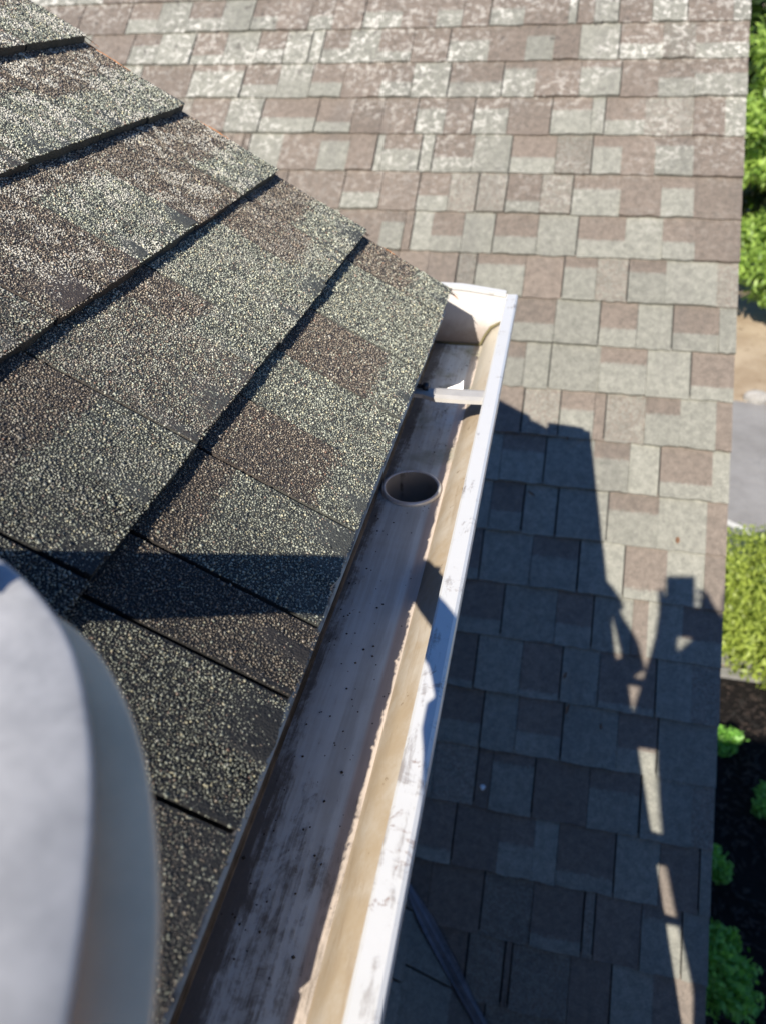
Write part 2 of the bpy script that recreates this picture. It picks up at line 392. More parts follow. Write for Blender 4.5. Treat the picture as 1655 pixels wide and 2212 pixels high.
def field(name, parent, mat, fr, rects, E, th):
    """the tabs nobody can tell apart from here, as one part"""
    VV = []; FF = []; MX = []; TT = []
    for (u0, u1, s0) in rects:
        u = u0
        while u < u1 - 0.02:
            w = min(random.uniform(0.09, 0.17), u1 - u)
            if u1 - (u + w) < 0.03: w = u1 - u
            V3, F, mx = tab_geom(fr, u, u + w - 0.001, s0, E, random.choice(['b', 'g', 0.6, 0.35, 'g', 'm']), th)
            o = len(VV); VV += V3; FF += [tuple(i + o for i in f) for f in F]; MX += mx; TT += [random.uniform(0.9, 1.08)] * len(V3)
            u += w
    me = mesh('shingle_field', VV, FF); fattr(me, 'mix', MX); fattr(me, 'tint', TT)
    return link(name, me, mat, parent, 'stuff')

# ------------------------------------------------------------------ lower roof
lower = empty('lower_roof', (0.0, 1.7, -1.07), 'lower shingled roof slope of blended brown and grey green tabs, running the whole right side', 'roof')
O, U, V, Nn = LO
me = box_mesh('deck', (-2.6, -22.4 * EL, -0.030), (LO_END - 0.012, 0.55, -0.007), 0, (U, V, Nn), O)
link('deck', me, M_wood, lower)
me = box_mesh('rake_board', (LO_END - 0.030, -22.4 * EL, -0.19), (LO_END - 0.009, 0.55, -0.008), 0.002, (U, V, Nn), O)
link('rake_board', me, M_trim, lower)
rects = []
for k in range(-3, 22):
    s0 = -k * EL
    if k in LOW:
        u, tabs = LOW[k]
        wv = u
        for (x1, kind, j) in tabs:
            w = x1 - u
            th = TH * (0.85 if random.random() < 0.55 else 1.5)
            tint = random.uniform(0.88, 1.10)
            if k >= 19 and x1 < 0.3: tint *= 0.85
            make_tab('shingle', lower, M_far, LO, u, x1 + (0.002 if x1 > 0.53 else 0), s0, EL, kind, th, tint, j)
            u = x1
        left = wv
    else:
        left = LO_END
    # left of what shows, up to the valley
    val = -0.161 - ( (s0 * math.sin(P_LO) - 0.158743 + 1.819) / math.tan(P_LO)) - 0.05
    lo_ = max(-2.6, val) if k > 17 else -2.6
    if left - lo_ > 0.03 and left > lo_: rects.append((lo_, left - 0.001, s0))
field('shingle_field', lower, M_far, LO, rects, EL, TH)

# side roof that meets the lower roof in the valley, bottom middle
side = empty('side_roof', (-0.5, 0.4, -1.6), 'dark shaded side roof slope below the gutter, left of the valley strip at the bottom', 'roof')
O, U, V, Nn = SD
link('deck', box_mesh('deck', (-1.5, -0.5, -0.03), (0.95, 1.2, -0.009), 0, (U, V, Nn), O), M_wood, side)
rects = []
for k in range(-6, 4):
    s0 = k * EL * 0.98 - 0.02
    # valley on this plane: x + y = const
    xk = -0.1613 - s0 * math.cos(P_LO)
    yv = 0.772 - (xk + 0.161)
    if k >= -3 and k <= 1:
        u = yv + 0.11
        cut = []
        while u > 0.1 and len(cut) < 5:
            w = random.uniform(0.10, 0.16); cut.append((u - w, u)); u -= w
        for (a, b) in cut:
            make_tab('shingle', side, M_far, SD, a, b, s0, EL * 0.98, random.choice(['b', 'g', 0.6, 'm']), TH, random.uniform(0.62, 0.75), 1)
        rects.append((-1.2, u - 0.001, s0))
    else:
        rects.append((-1.2, yv - 0.035, s0))
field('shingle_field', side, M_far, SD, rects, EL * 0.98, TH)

# valley strip: two leaves folded on the valley line, with a rib
A = Vector((-0.161 - 0.9, 0.772 + 0.9 * 0.93, -1.819 + 0.9 * 0.735)); B = Vector((0.30, 0.345, -2.155))
vd = (B - A).normalized()
VV = []; FF = []
nlo, nsd = LO[3], SD[3]
def on(p, fr, extra):
    d = (p - fr[0]).dot(fr[3]); return p - fr[3] * (d - extra)
for i in range(21):
    p = A + (B - A) * i / 20
    wob = 0.004 * math.sin(i * 2.3) + 0.003 * math.sin(i * 5.1)
    r = (vd.cross(nlo)).normalized()
    if r.x < 0: r = -r
    l = (vd.cross(nsd)).normalized()
    if l.x > 0: l = -l
    q = p + Vector((0, 0, 0.006))
    row = [on(q + l * (0.015 + wob), SD, 0.0075), on(q + l * 0.009, SD, 0.008), q + Vector((0, 0, 0.010)), on(q + r * 0.009, LO, 0.008), on(q + r * (0.015 + wob), LO, 0.0075)]
    VV += row
for i in range(20):
    for c in range(4): FF.append((i * 5 + c, i * 5 + c + 1, i * 5 + 6 + c, i * 5 + 5 + c))
me = mesh('valley_flashing', VV, FF)
vf = link('valley_flashing', me, M_flash)
md = vf.modifiers.new('thick', 'SOLIDIFY'); md.thickness = 0.0012; md.offset = 1
tag(vf, 'folded grey blue valley strip in the dark corner right of the gutter', 'flashing')

# ------------------------------------------------------------------ upper roof
upper = empty('upper_roof', (-0.118927, 0.4, -0.334068), 'near upper shingled roof slope with coarse granules, filling the left side above the gutter', 'roof')
O, U, V, Nn = UP
link('deck', box_mesh('deck', (-2.6, 0.006, -0.024), (UP_END - 0.016, 2.2, -0.0062), 0, (U, V, Nn), O), M_wood, upper)
UPT = {
 0: [(0.0, 0.152, 'm', 1), (0.152, 0.234, 'g', 1), (0.234, 0.290, 'b', 1), (0.290, 0.388, 0.25, 1), (0.388, 0.469, 0.72, 1), (0.469, 0.556, 'g', 0), (0.556, 0.657, 0.72, 1), (0.657, 0.806, 'g', 1), (0.806, 0.888, 0.6, 0)],
 1: [(0.08, 0.24, 'g', 1), (0.24, 0.380, 0.45, 1), (0.380, 0.500, 'm', 0), (0.500, 0.556, 0.5, 1), (0.556, 0.700, 'g', 0), (0.700, 0.789, 0.72, 1), (0.789, 0.888, 0.45, 0)],
 2: [(0.28, 0.42, 'm', 1), (0.42, 0.540, 'b', 0), (0.540, 0.657, 0.25, 1), (0.657, 0.770, 'b', 0), (0.770, 0.888, 0.55, 1)],
 3: [(0.46, 0.58, 'm', 0), (0.58, 0.705, 0.4, 1), (0.705, 0.80, 0.55, 0), (0.80, 0.888, 0.4, 1)],
 4: [(0.66, 0.78, 'm', 1), (0.78, 0.888, 0.5, 0)],
 5: [(0.72, 0.888, 'm', 1)],
}
LICH = {0: 0.0, 1: 0.12, 2: 0.32, 3: 0.42, 4: 0.5, 5: 0.5}

def project(P):
    """numpy (n,3) -> picture units"""
    i = P @ np.array(VI); j = P @ np.array(VJ); k = P @ np.array(VK)
    return 827.5 + FPX * i / k, 1106 + FPX * j / k, k

OCT_V = np.array([(1, 0, 0), (-1, 0, 0), (0, 1, 0), (0, -1, 0), (0, 0, 1), (0, 0, -1)], float)
OCT_F = np.array([(0, 2, 4), (2, 1, 4), (1, 3, 4), (3, 0, 4), (2, 0, 5), (1, 2, 5), (3, 1, 5), (0, 3, 5)])
gcount = 0
def smooth_noise(u, s, seed):
    v = np.zeros_like(u)
    r = np.random.default_rng(seed)
    for f in (40, 75, 130, 230):
        for _ in range(3):
            a = r.uniform(0, 6.28); v += np.sin((u * math.cos(a) + s * math.sin(a)) * f + r.uniform(0, 6.28)) / 3
    return v / 2.2

def granules(tabobj, fr, u0, u1, s0, E, kind, th, row, joint=0):
    global gcount
    if joint: u0, u1 = u0 + 0.0007, u1 - 0.0024
    O, U, V, Nn = [np.array(x) for x in fr]
    def cloud(step, keep):
        uu, ss = np.meshgrid(np.arange(u0 + 0.0005, u1 - 0.0008, step), np.arange(s0 - 0.0003, s0 + E * 1.0, step))
        uu = uu.ravel() + rng.uniform(-.5, .5, uu.size) * step; ss = ss.ravel() + rng.uniform(-.5, .5, ss.size) * step
        m = rng.random(uu.size) < keep
        return uu[m], ss[m]
    step = 0.00150
    uu, ss = cloud(step, 1.0)
    if uu.size == 0: return
    r = (ss - s0) / E
    h = th * (1 - 0.88 * np.clip(r, 0, 1)) - 0.003
    P = O + np.outer(uu, U) + np.outer(ss, V) + np.outer(h, Nn)
    px, py, k = project(P)
    dist = np.linalg.norm(P, axis=1)
    vis = (px > -50) & (px < 1705) & (py > -50) & (py < 2262) & (k > 0.1)
    keepp = np.where(dist < 0.62, 1.0, np.where(dist < 0.85, 0.90, 0.75))
    vis &= rng.random(uu.size) < keepp
    # bald spots
    vis &= ~((smooth_noise(uu * 3, ss * 3, 5) > 1.4) & (rng.random(uu.size) < 0.5))
    P = P[vis]; uu = uu[vis]; ss = ss[vis]; r = r[vis]; dist = dist[vis]; n = len(P)
    if n < 20: return
    # butt edge: extra grains hanging on the front face
    if kind in MIXV: mixv = np.full(n, MIXV[kind][0])
    else: mixv = np.where(r > 1 - kind, 0.08, 0.92)
    soft = smooth_noise(uu, ss, 17)
    if kind not in MIXV:
        mixv = np.clip(0.5 + ((1 - kind) - r) * 9 + soft * 0.35, 0, 1)
    mixv = np.clip(mixv + soft * 0.12, 0, 1)
    mixv = (rng.random(n) < np.clip(mixv, 0.04, 0.96)).astype(float)
    size = rng.lognormal(0, 0.30, n).clip(0.45, 1.9) * 0.00078
    size *= np.where(dist < 0.62, 1.0, np.where(dist < 0.85, 1.06, 1.18))
    sc = np.stack([size * rng.uniform(0.75, 1.3, n), size * rng.uniform(0.75, 1.3, n), size * rng.uniform(0.55, 0.95, n)], 1)
    # random rotation per granule
    q = rng.normal(size=(n, 4)); q /= np.linalg.norm(q, axis=1)[:, None]
    w, x, y, z = q.T
    Rm = np.stack([1 - 2 * (y * y + z * z), 2 * (x * y - z * w), 2 * (x * z + y * w),
                   2 * (x * y + z * w), 1 - 2 * (x * x + z * z), 2 * (y * z - x * w),
                   2 * (x * z - y * w), 2 * (y * z + x * w), 1 - 2 * (x * x + y * y)], 1).reshape(n, 3, 3)
    base = OCT_V[None] * sc[:, None, :] * rng.uniform(0.7, 1.15, (n, 6, 1))
    W = np.einsum('nij,nkj->nki', Rm, base)
    # lay them on the slope: squash along the normal
    dn = W @ Nn
    W = W - dn[:, :, None] * Nn * 0.25
    W = W + P[:, None, :] + Nn * (size * 0.35)[:, None, None]
    F = (OCT_F[None] + (np.arange(n) * 6)[:, None, None]).reshape(-1)
    me = bpy.data.meshes.new('granules')
    me.vertices.add(n * 6); me.vertices.foreach_set('co', W.reshape(-1).astype(np.float32))
    me.loops.add(len(F)); me.loops.foreach_set('vertex_index', F.astype(np.int32))
    me.polygons.add(n * 8); me.polygons.foreach_set('loop_start', np.arange(0, n * 24, 3, dtype=np.int32))
    me.update(calc_edges=True)
    g = np.clip(rng.random(n) , 0, 0.9999)
    pale = smooth_noise(uu * 1.6, ss * 1.6, 31)
    li = LICH.get(row, 0.2) * (pale > 0.15) * (rng.random(n) < 0.75) * 2.2 + (rng.random(n) < 0.012) * 0.7
    fattr(me, 'mix', np.repeat(mixv, 6)); fattr(me, 'gran', np.repeat(g, 6)); fattr(me, 'view_shade', np.repeat(np.interp(uu, [0.10, 0.22, 0.34, 0.46, 0.6], [0.27, 0.38, 0.62, 0.90, 1.0]) * (0.94 + 0.06 * soft), 6)); fattr(me, 'lich', np.repeat(np.clip(li, 0, 1), 6))  # granules dim toward the camera, view-dependent shade put into their colour
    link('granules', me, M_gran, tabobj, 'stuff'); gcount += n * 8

rects = []
for k in range(0, 14):
    s0 = k * EU
    if k in UPT:
        for (a, b, kind, j) in UPT[k]:
            th = 0.0105 if (j or random.random() < 0.5) else 0.0085
            end = b >= 0.887
            b2 = b + (0.006 if end else 0)
            s0 = k * EU + random.uniform(-0.0016, 0.0010)
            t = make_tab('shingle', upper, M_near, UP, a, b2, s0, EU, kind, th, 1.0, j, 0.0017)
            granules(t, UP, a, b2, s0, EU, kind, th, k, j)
        rects.append((-2.6, UPT[k][0][0] - 0.001, s0))
        # starter strip showing beyond each course along the rake
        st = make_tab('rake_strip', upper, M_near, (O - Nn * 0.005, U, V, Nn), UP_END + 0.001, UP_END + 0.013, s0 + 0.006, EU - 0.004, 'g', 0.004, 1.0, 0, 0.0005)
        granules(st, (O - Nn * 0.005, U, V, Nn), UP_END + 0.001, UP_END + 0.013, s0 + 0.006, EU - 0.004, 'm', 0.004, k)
    else:
        rects.append((-2.6, UP_END, s0))
field('shingle_field', upper, M_far, UP, rects, EU, 0.006)
print('granule tris', gcount)
# metal edge under the eave and rake, fascia and boards
E0 = O - V * 0.0
def strip_xz(name, prof, y0, y1, mat, parent, th=0.0006, kind=None):
    Vv = []; Ff = []
    for (x, z) in prof:
        Vv += [(x, y0, z), (x, y1, z)]
    for i in range(len(prof) - 1): Ff.append((2 * i, 2 * i + 1, 2 * i + 3, 2 * i + 2))
    me = mesh(name, Vv, Ff); o = link(name, me, mat, parent, kind)
    m = o.modifiers.new('t', 'SOLIDIFY'); m.thickness = th; m.offset = 0
    return o
strip_xz('drip_edge', [(-0.160, -0.3165), (-0.1275, -0.3445), (-0.1265, -0.356), (-0.1240, -0.3590)], -2.6, 0.886, M_drip, upper)
me = box_mesh('rake_board', (0.846, 0.0, -0.13), (0.872, 2.2, -0.026), 0.001, (U, V, Nn), O - V * 0.01)
link('rake_board', me, M_trim, upper)
link('fascia', box_mesh('fascia', (-0.180, -2.6, -0.50), (-0.1525, 0.846, -0.345), 0.001), M_trim, upper)
link('soffit', box_mesh('soffit', (-0.48, -2.6, -0.512), (-0.1815, 0.846, -0.5), 0.001), M_trim, upper)

wall = empty('house_wall', (-0.5, 0.5, -1.9), 'grey sided gable wall carrying the upper roof, above the lower roof', 'wall')
prof = [(-0.49, -2.3), (-0.49, -0.515)]
gz = lambda x: -0.334 + (-0.1189 - x) * math.tan(P_UP) - 0.036
wv = [(-0.49, y, -2.6) for y in (-1.1, 0.83)] + [(-0.49, y, gz(-0.49)) for y in (-1.1, 0.83)] + [(-2.0, 0.83, -2.6), (-2.0, 0.83, gz(-2.0)), (-2.0, -1.1, -2.6), (-2.0, -1.1, gz(-2.0))]
link('cladding', mesh('cladding', wv, [(0, 1, 3, 2), (1, 4, 5, 3), (4, 6, 7, 5), (6, 0, 2, 7)]), M_siding, wall)
VV = []; FF = []
z = -0.62; i = 0
while z > -2.5:       # lap boards
    for (a, b) in (((-0.4885, -1.1), (-0.4885, 0.83)),):
        o = len(VV); VV += [(-0.478, -1.1, z - 0.10), (-0.478, 0.83, z - 0.10), (-0.4885, 0.83, z), (-0.4885, -1.1, z), (-0.4885, -1.1, z - 0.10), (-0.4885, 0.83, z - 0.10)]
        FF += [(o, o + 1, o + 2, o + 3), (o, o + 4, o + 5, o + 1)]
    z -= 0.1
link('lap_boards', mesh('lap_boards', VV, FF), M_siding, wall, 'stuff')
lw = empty('lower_house_wall', (0.45, 1.5, -5.0), 'grey wall under the lower roof beside the planting bed', 'wall')
zt = lambda y: -0.158743 + (y - 2.8527) * math.tan(P_LO) - 0.06
q = [(0.30, 0.75, -5.0), (0.30, 0.75, zt(0.75)), (0.30, 3.6, zt(3.6)), (0.30, 3.6, -5.0), (-2.4, 0.75, -5.0), (-2.4, 0.75, zt(0.75)), (-2.4, 3.6, zt(3.6)), (-2.4, 3.6, -5.0)]
link('cladding', mesh('cladding', q, [(0, 3, 2, 1), (4, 5, 6, 7), (0, 1, 5, 4), (3, 7, 6, 2)]), M_siding, lw)

# ------------------------------------------------------------------ gutter
gut = empty('rain_gutter', (-0.10, 0.3, -0.442), 'open white metal rain gutter with stained trough, running up the middle to its end cap', 'gutter')
Y0, Y1 = -2.6, 0.97
OC = (-0.1155, 0.597); OR = 0.0295
def zs(x): return -0.442
def sheet(name, prof, mat, cuts=None, th=0.0007, sm=True, nseg=1):
    Vv = []; Ff = []; n = len(prof)
    ys = [Y0 + (Y1 - Y0) * i / nseg for i in range(nseg + 1)]
    for yy in ys:
        for (x, z) in prof: Vv.append((x, yy, z))
    for j in range(nseg):
        for i in range(n - 1):
            Ff.append((j * n + i, j * n + i + 1, (j + 1) * n + i + 1, (j + 1) * n + i))
    me = mesh(name, Vv, Ff, sm); o = link(name, me, mat, gut)
    m = o.modifiers.new('t', 'SOLIDIFY'); m.thickness = th; m.offset = 0; m.use_rim = False
    return o
def arc(pts, sub=5):
    """catmull-rom through pts"""
    out = []
    P = [pts[0]] + pts + [pts[-1]]
    for i in range(1, len(P) - 2):
        for t in range(sub):
            t /= sub
            r = []
            for c in (0, 1):
                a, b, d, e = P[i - 1][c], P[i][c], P[i + 1][c], P[i + 2][c]
                r.append(0.5 * (2 * b + (d - a) * t + (2 * a - 5 * b + 4 * d - e) * t * t + (3 * b - a - 3 * d + e) * t ** 3))
            out.append(tuple(r))
    out.append(pts[-1]); return out
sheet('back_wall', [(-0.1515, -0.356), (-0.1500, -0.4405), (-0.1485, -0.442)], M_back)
front = arc([(-0.0800, -0.4421), (-0.0752, -0.4315), (-0.0690, -0.4215), (-0.0605, -0.4130), (-0.0510, -0.4050), (-0.0435, -0.3945), (-0.0385, -0.3850), (-0.0365, -0.3780)], 5)
sheet('front_wall', front, M_wall)
sheet('lip', [(-0.0365, -0.3778), (-0.0347, -0.375), (-0.0345, -0.3665), (-0.0352, -0.3643), (-0.0372, -0.3630), (-0.0490, -0.3642), (-0.0505, -0.3652), (-0.0508, -0.3720), (-0.0495, -0.3735)], M_lip, th=0.0009, sm=False)
# floor with the outlet hole
xa, xb = -0.1485, -0.0794
Vv = []; Ff = []
h = 0.0318; NS = 48
def sq(t):
    c, s = math.cos(t), math.sin(t); m = max(abs(c), abs(s)); return (OC[0] + c / m * min(h, h), OC[1] + s / m * h)
ya, yb = OC[1] - h, OC[1] + h
hx0, hx1 = OC[0] - h, OC[0] + h
ring = []
for i in range(NS):
    t = 2 * math.pi * i / NS
    Vv.append((OC[0] + OR * math.cos(t), OC[1] + OR * math.sin(t), -0.442)); 
for i in range(NS):
    x, y = sq(2 * math.pi * i / NS); Vv.append((x, y, -0.442))
for i in range(NS):
    j = (i + 1) % NS; Ff.append((i, NS + i, NS + j, j))
def quad(x0, x1, y0_, y1_):
    o = len(Vv); Vv.extend([(x0, y0_, -0.442), (x1, y0_, -0.442), (x1, y1_, -0.442), (x0, y1_, -0.442)]); Ff.append((o, o + 1, o + 2, o + 3))
quad(xa, xb, Y0, ya); quad(xa, xb, yb, Y1); quad(xa, hx0, ya, yb); quad(hx1, xb, ya, yb) if hx1 < xb else None
fl = link('trough_floor', mesh('trough_floor', Vv, Ff), M_floor, gut)
# outlet ring and tube
def lathe(name, prof, c, n=48, sm=True):
    Vv = []; Ff = []
    for (r, z) in prof:
        for i in range(n):
            t = 2 * math.pi * i / n; Vv.append((c[0] + r * math.cos(t), c[1] + r * math.sin(t), z))
    for j in range(len(prof) - 1):
        for i in range(n): Ff.append((j * n + i, j * n + (i + 1) % n, (j + 1) * n + (i + 1) % n, (j + 1) * n + i))
    return mesh(name, Vv, Ff, sm)
outp = [(0.0278, -0.4385), (0.0272, -0.4400), (0.0268, -0.455), (0.0264, -0.50), (0.0264, -0.56)]
oo = link('outlet', lathe('outlet', outp, OC), M_tube, gut)
link('outlet_rim', lathe('outlet_rim', [(0.0318, -0.4418), (0.0322, -0.4400), (0.0314, -0.4384), (0.0298, -0.4378), (0.0284, -0.4380), (0.0277, -0.4388), (0.0276, -0.4400)], OC), M_outlet, oo)
tubeo = link('downspout', lathe('downspout', [(0.0290, -0.4440), (0.0290, -0.52), (0.0290, -0.60)], OC, 24), M_lip, gut)
# end cap
capp = [(-0.1515, -0.356), (-0.1500, -0.442), (-0.0795, -0.442)] + front[3:] + [(-0.0347, -0.375), (-0.0345, -0.3665), (-0.045, -0.3640), (-0.09, -0.3600)]
n = len(capp)
Vv = [(x, Y1 + 0.0006, z) for x, z in capp] + [(x, Y1 + 0.0018, z) for x, z in capp]
Ff = [tuple(range(n))[::-1], tuple(range(n, 2 * n))] + [(i, (i + 1) % n, n + (i + 1) % n, n + i) for i in range(n)]
cap = link('end_cap', mesh('end_cap', Vv, Ff), M_cap, gut)
# folded top flange of the cap
fp = [(-0.1520, -0.3555), (-0.115, -0.3560), (-0.105, -0.3568), (-0.0515, -0.3632)]
Vv = []; Ff = []
for (x, z) in fp:
    Vv += [(x, Y1 - 0.0004, z - 0.004), (x, Y1 - 0.0008, z), (x, Y1 + 0.009, z + 0.0012), (x, Y1 + 0.0095, z - 0.005)]
for i in range(len(fp) - 1):
    for c in range(3): Ff.append((i * 4 + c, i * 4 + c + 1, i * 4 + 5 + c, i * 4 + 4 + c))
fo = link('flange', mesh('flange', Vv, Ff), M_lip, cap)
m = fo.modifiers.new('t', 'SOLIDIFY'); m.thickness = 0.0008
link('sealant_bead', tube_mesh('sealant_bead', [(-0.148, Y1 - 0.001, -0.4405), (-0.12, Y1 - 0.002, -0.4412), (-0.09, Y1 - 0.0015, -0.4410), (-0.083, Y1 - 0.002, -0.4395), (-0.0775, Y1 - 0.002, -0.426), (-0.069, Y1 - 0.002, -0.412), (-0.056, Y1 - 0.002, -0.404)], [0.0016, 0.0022, 0.0017, 0.0021, 0.0018, 0.002, 0.0015], 7), plain('mossy_sealant', (0.16, 0.14, 0.07), 0.9, var=0.5, scale=150), gut)
# hanger
hy = 0.684
def hang_profile(w, z0, up):
    return [(hy - w, z0), (hy - w, z0 + up), (hy - w * 0.55, z0 + up + 0.0012), (hy + w * 0.55, z0 + up + 0.0012), (hy + w, z0 + up), (hy + w, z0)]
Vv = []; Ff = []
secs = [(-0.152, 0.0060, -0.3715), (-0.118, 0.0062, -0.3720), (-0.114, 0.0078, -0.3722), (-0.104, 0.0112, -0.3725), (-0.075, 0.0115, -0.3722), (-0.0515, 0.0112, -0.3715), (-0.042, 0.0110, -0.3700), (-0.0365, 0.0105, -0.3695)]
for (x, w, z) in secs:
    for (y, zz) in hang_profile(w, z - 0.003, 0.004): Vv.append((x, y, zz))
for i in range(len(secs) - 1):
    for c in range(5): Ff.append((i * 6 + c, i * 6 + c + 1, i * 6 + 7 + c, i * 6 + 6 + c))
hg = link('hanger', mesh('hanger', Vv, Ff), M_hanger, gut)
m = hg.modifiers.new('t', 'SOLIDIFY'); m.thickness = 0.001
Vv = [(-0.096, hy + 0.0116, -0.3715), (-0.0755, hy + 0.0116, -0.3715), (-0.0757, hy + 0.0150, -0.3665), (-0.0762, hy + 0.0185, -0.3625), (-0.0795, hy + 0.0165, -0.3655)]
fn = link('hanger_tongue', mesh('hanger_tongue', Vv, [(0, 1, 2, 3, 4)]), M_hanger, hg)
m = fn.modifiers.new('t', 'SOLIDIFY'); m.thickness = 0.001
link('screw', tube_mesh('screw', [(-0.1525, hy + 0.0035, -0.3660), (-0.122, hy + 0.0035, -0.3660), (-0.1195, hy + 0.0035, -0.3660), (-0.1185, hy + 0.0035, -0.3660), (-0.113, hy + 0.0035, -0.3660)], [0.0022, 0.0022, 0.0022, 0.0052, 0.0048], 8), M_screw, hg)

# ------------------------------------------------------------------ ladder end leaning over the eave
def pad(name, contour, inner, thick, mat, parent, bev=0.004):
    """contour / inner: (px, py, depth) lists; a curved sheet with real thickness"""
    n = len(contour)
    outer = [ray(a, b) * d for a, b, d in contour]
    inn = [ray(a, b) * d for a, b, d in inner]
    Vv = []; K = 6
    for o_, i_ in zip(outer, inn):
        for k in range(K + 1):
            t = k / K
            p = i_.lerp(o_, t)
            p = p - VK * (0.006 * math.sin(math.pi * min(1, t * 1.0)) * 0.8)
            Vv.append(p)
    Ff = []
    for i in range(n - 1):
        for k in range(K): a = i * (K + 1) + k; Ff.append((a, a + 1, a + K + 2, a + K + 1))
    me = mesh(name, Vv, Ff, True); o = link(name, me, mat, parent)
    m = o.modifiers.new('t', 'SOLIDIFY'); m.thickness = thick; m.offset = 1 if False else -1
    b = o.modifiers.new('b', 'BEVEL'); b.width = bev; b.segments = 4; b.limit_method = 'ANGLE'
    s = o.modifiers.new('s', 'SUBSURF'); s.levels = 1; s.render_levels = 1
    return o
def k_pad(name, c1, c2, rough, metal):
    k = N(name); n = k.noise(35, 5, 0.7); n2 = k.noise(90, 3)
    return k.out(k.mix(k.step(n, 0.3, 0.7), c1, c2), rough, metal)
M_pad1 = k_pad('pale_grey_metal', (0.30, 0.30, 0.305), (0.46, 0.455, 0.455), 0.42, 0.1)
M_pad2 = k_pad('greenish_grey_metal', (0.80, 0.58, 0.37), (0.95, 0.68, 0.43), 0.9, 0.0)
M_rail = plain('brushed_aluminium', (0.5, 0.5, 0.5), 0.35, 0.8)
lad = empty('ladder', (1.42, -0.15, -5.0), 'blurred pale grey rounded metal ladder end in two layers, lower left corner over the shingles', 'ladder')
c1 = [(-1500, 1190, .235), (-900, 1195, .235), (-420, 1198, .235), (-200, 1200, .232), (-60, 1207, .228), (10, 1232, .225), (62, 1282, .22), (115, 1345, .212), (155, 1412, .203), (181, 1490, .192), (194, 1590, .180), (197, 1700, .170), (189, 1820, .160), (174, 1940, .151), (154, 2060, .143), (128, 2190, .135), (100, 2330, .128), (60, 2480, .12)]
i1 = [(-1500, 1410, .225), (-900, 1410, .225), (-420, 1415, .225), (-300, 1420, .222), (-240, 1432, .215), (-190, 1450, .209), (-140, 1480, .203), (-120, 1540, .192), (-150, 1600, .18), (-145, 1660, .172), (-140, 1730, .164), (-135, 1810, .156), (-135, 1890, .149), (-135, 1970, .143), (-140, 2060, .137), (-145, 2170, .131), (-150, 2300, .125), (-160, 2440, .118)]
c2 = [(60, 1330, 0.228), (120, 1352, 0.225), (170, 1388, 0.220), (218, 1442, 0.213), (258, 1508, 0.204), (290, 1580, 0.195), (314, 1660, 0.188), (331, 1760, 0.179), (342, 1880, 0.170), (346, 2000, 0.161), (341, 2110, 0.154), (330, 2230, 0.147), (312, 2360, 0.140), (290, 2500, 0.134)]
i2 = [(20, 1420, 0.216), (50, 1440, 0.213), (80, 1480, 0.207), (100, 1530, 0.201), (112, 1590, 0.194), (118, 1660, 0.188), (118, 1740, 0.181), (112, 1830, 0.173), (100, 1930, 0.166), (84, 2030, 0.159), (64, 2130, 0.153), (40, 2240, 0.147), (10, 2370, 0.140), (-20, 2500, 0.134)]
pad('end_pad', c1, i1, 0.010, M_pad1, lad)
pad('end_flange', c2, i2, 0.006, M_pad2, lad)
lu = Vector((0.319, 0, -0.948)); ln = Vector((0.948, 0, 0.319))
def rail(yc, top, length):
    # I-beam side rail, depth along ln, thickness along Y
    o0 = Vector((0.016, yc, -0.453)) - lu * top
    bm = bmesh.new()
    me = box_mesh('side_rail', (0, -0.002, -0.062), (length, 0.002, 0.0), 0.0006, (lu, Vector((0, 1, 0)), ln), o0)
    r = link('side_rail', me, M_rail, lad)
    for (a, b) in ((-0.064, -0.0605), (-0.0035, 0.0)):
        link('flange', box_mesh('flange', (0, -0.016, a), (length, -0.0022, b), 0.0005, (lu, Vector((0, 1, 0)), ln), o0), M_rail, r)
rail(0.045, 0.10, 4.86); rail(-0.36, 0.34, 5.1)
for i in range(15):
    p = Vector((0.016, 0, -0.453)) + lu * (0.03 + 0.305 * i) - ln * 0.031
    link('rung', tube_mesh('rung', [p + Vector((0, -0.374, 0)), p + Vector((0, 0.028, 0))], [0.016, 0.016], 10), M_rail, lad)

AB = lambda a, bb, y: Vector((a + 0.26 * y, y, (bb - 0.637 * y) / 0.746))
oa = [(-0.110, -0.096), (-0.098, -0.103), (-0.080, -0.112), (-0.052, -0.146), (-0.028, -0.168), (-0.003, -0.198), (0.030, -0.260)]  # added unseen plate, outlined along the sun to cast a shadow edge
ia = [(-0.113, -0.100), (-0.108, -0.112), (-0.100, -0.122), (-0.090, -0.138), (-0.066, -0.180), (-0.044, -0.220), (-0.015, -0.300)]
Vv = []; Ff = []
for (p, q) in zip(oa, ia):
    for y in (0.004, 0.010): Vv += [AB(*p, y), AB(*q, y)]
for i in range(6):
    a = i * 4
    Ff += [(a, a + 1, a + 5, a + 4), (a + 2, a + 6, a + 7, a + 3), (a, a + 4, a + 6, a + 2), (a + 1, a + 3, a + 7, a + 5)]
Ff += [(0, 2, 3, 1), (24, 25, 27, 26)]
link('rail_shade_plate', mesh('rail_shade_plate', Vv, Ff), M_rail, lad)

for (a, bb, hh) in ((0.0, -0.287, 0.012), (0.045, -0.411, 0.030), (0.155, -0.655, 0.036), (0.225, -0.800, 0.010)):  # added unseen plates that cut the sun slivers on the lower roof
    P_ = [AB(a - 0.03, bb + hh, 0.0), AB(a + 0.06, bb + hh - 0.01, 0.0), AB(a + 0.07, bb - hh, 0.0), AB(a - 0.02, bb - hh, 0.0)]
    Q_ = [p + Vector((0, -0.006, 0)) for p in P_]
    link('sliver_shade_plate', mesh('sliver_shade_plate', P_ + Q_, [(0, 1, 2, 3), (7, 6, 5, 4), (0, 4, 5, 1), (1, 5, 6, 2), (2, 6, 7, 3), (3, 7, 4, 0)]), M_rail, lad)

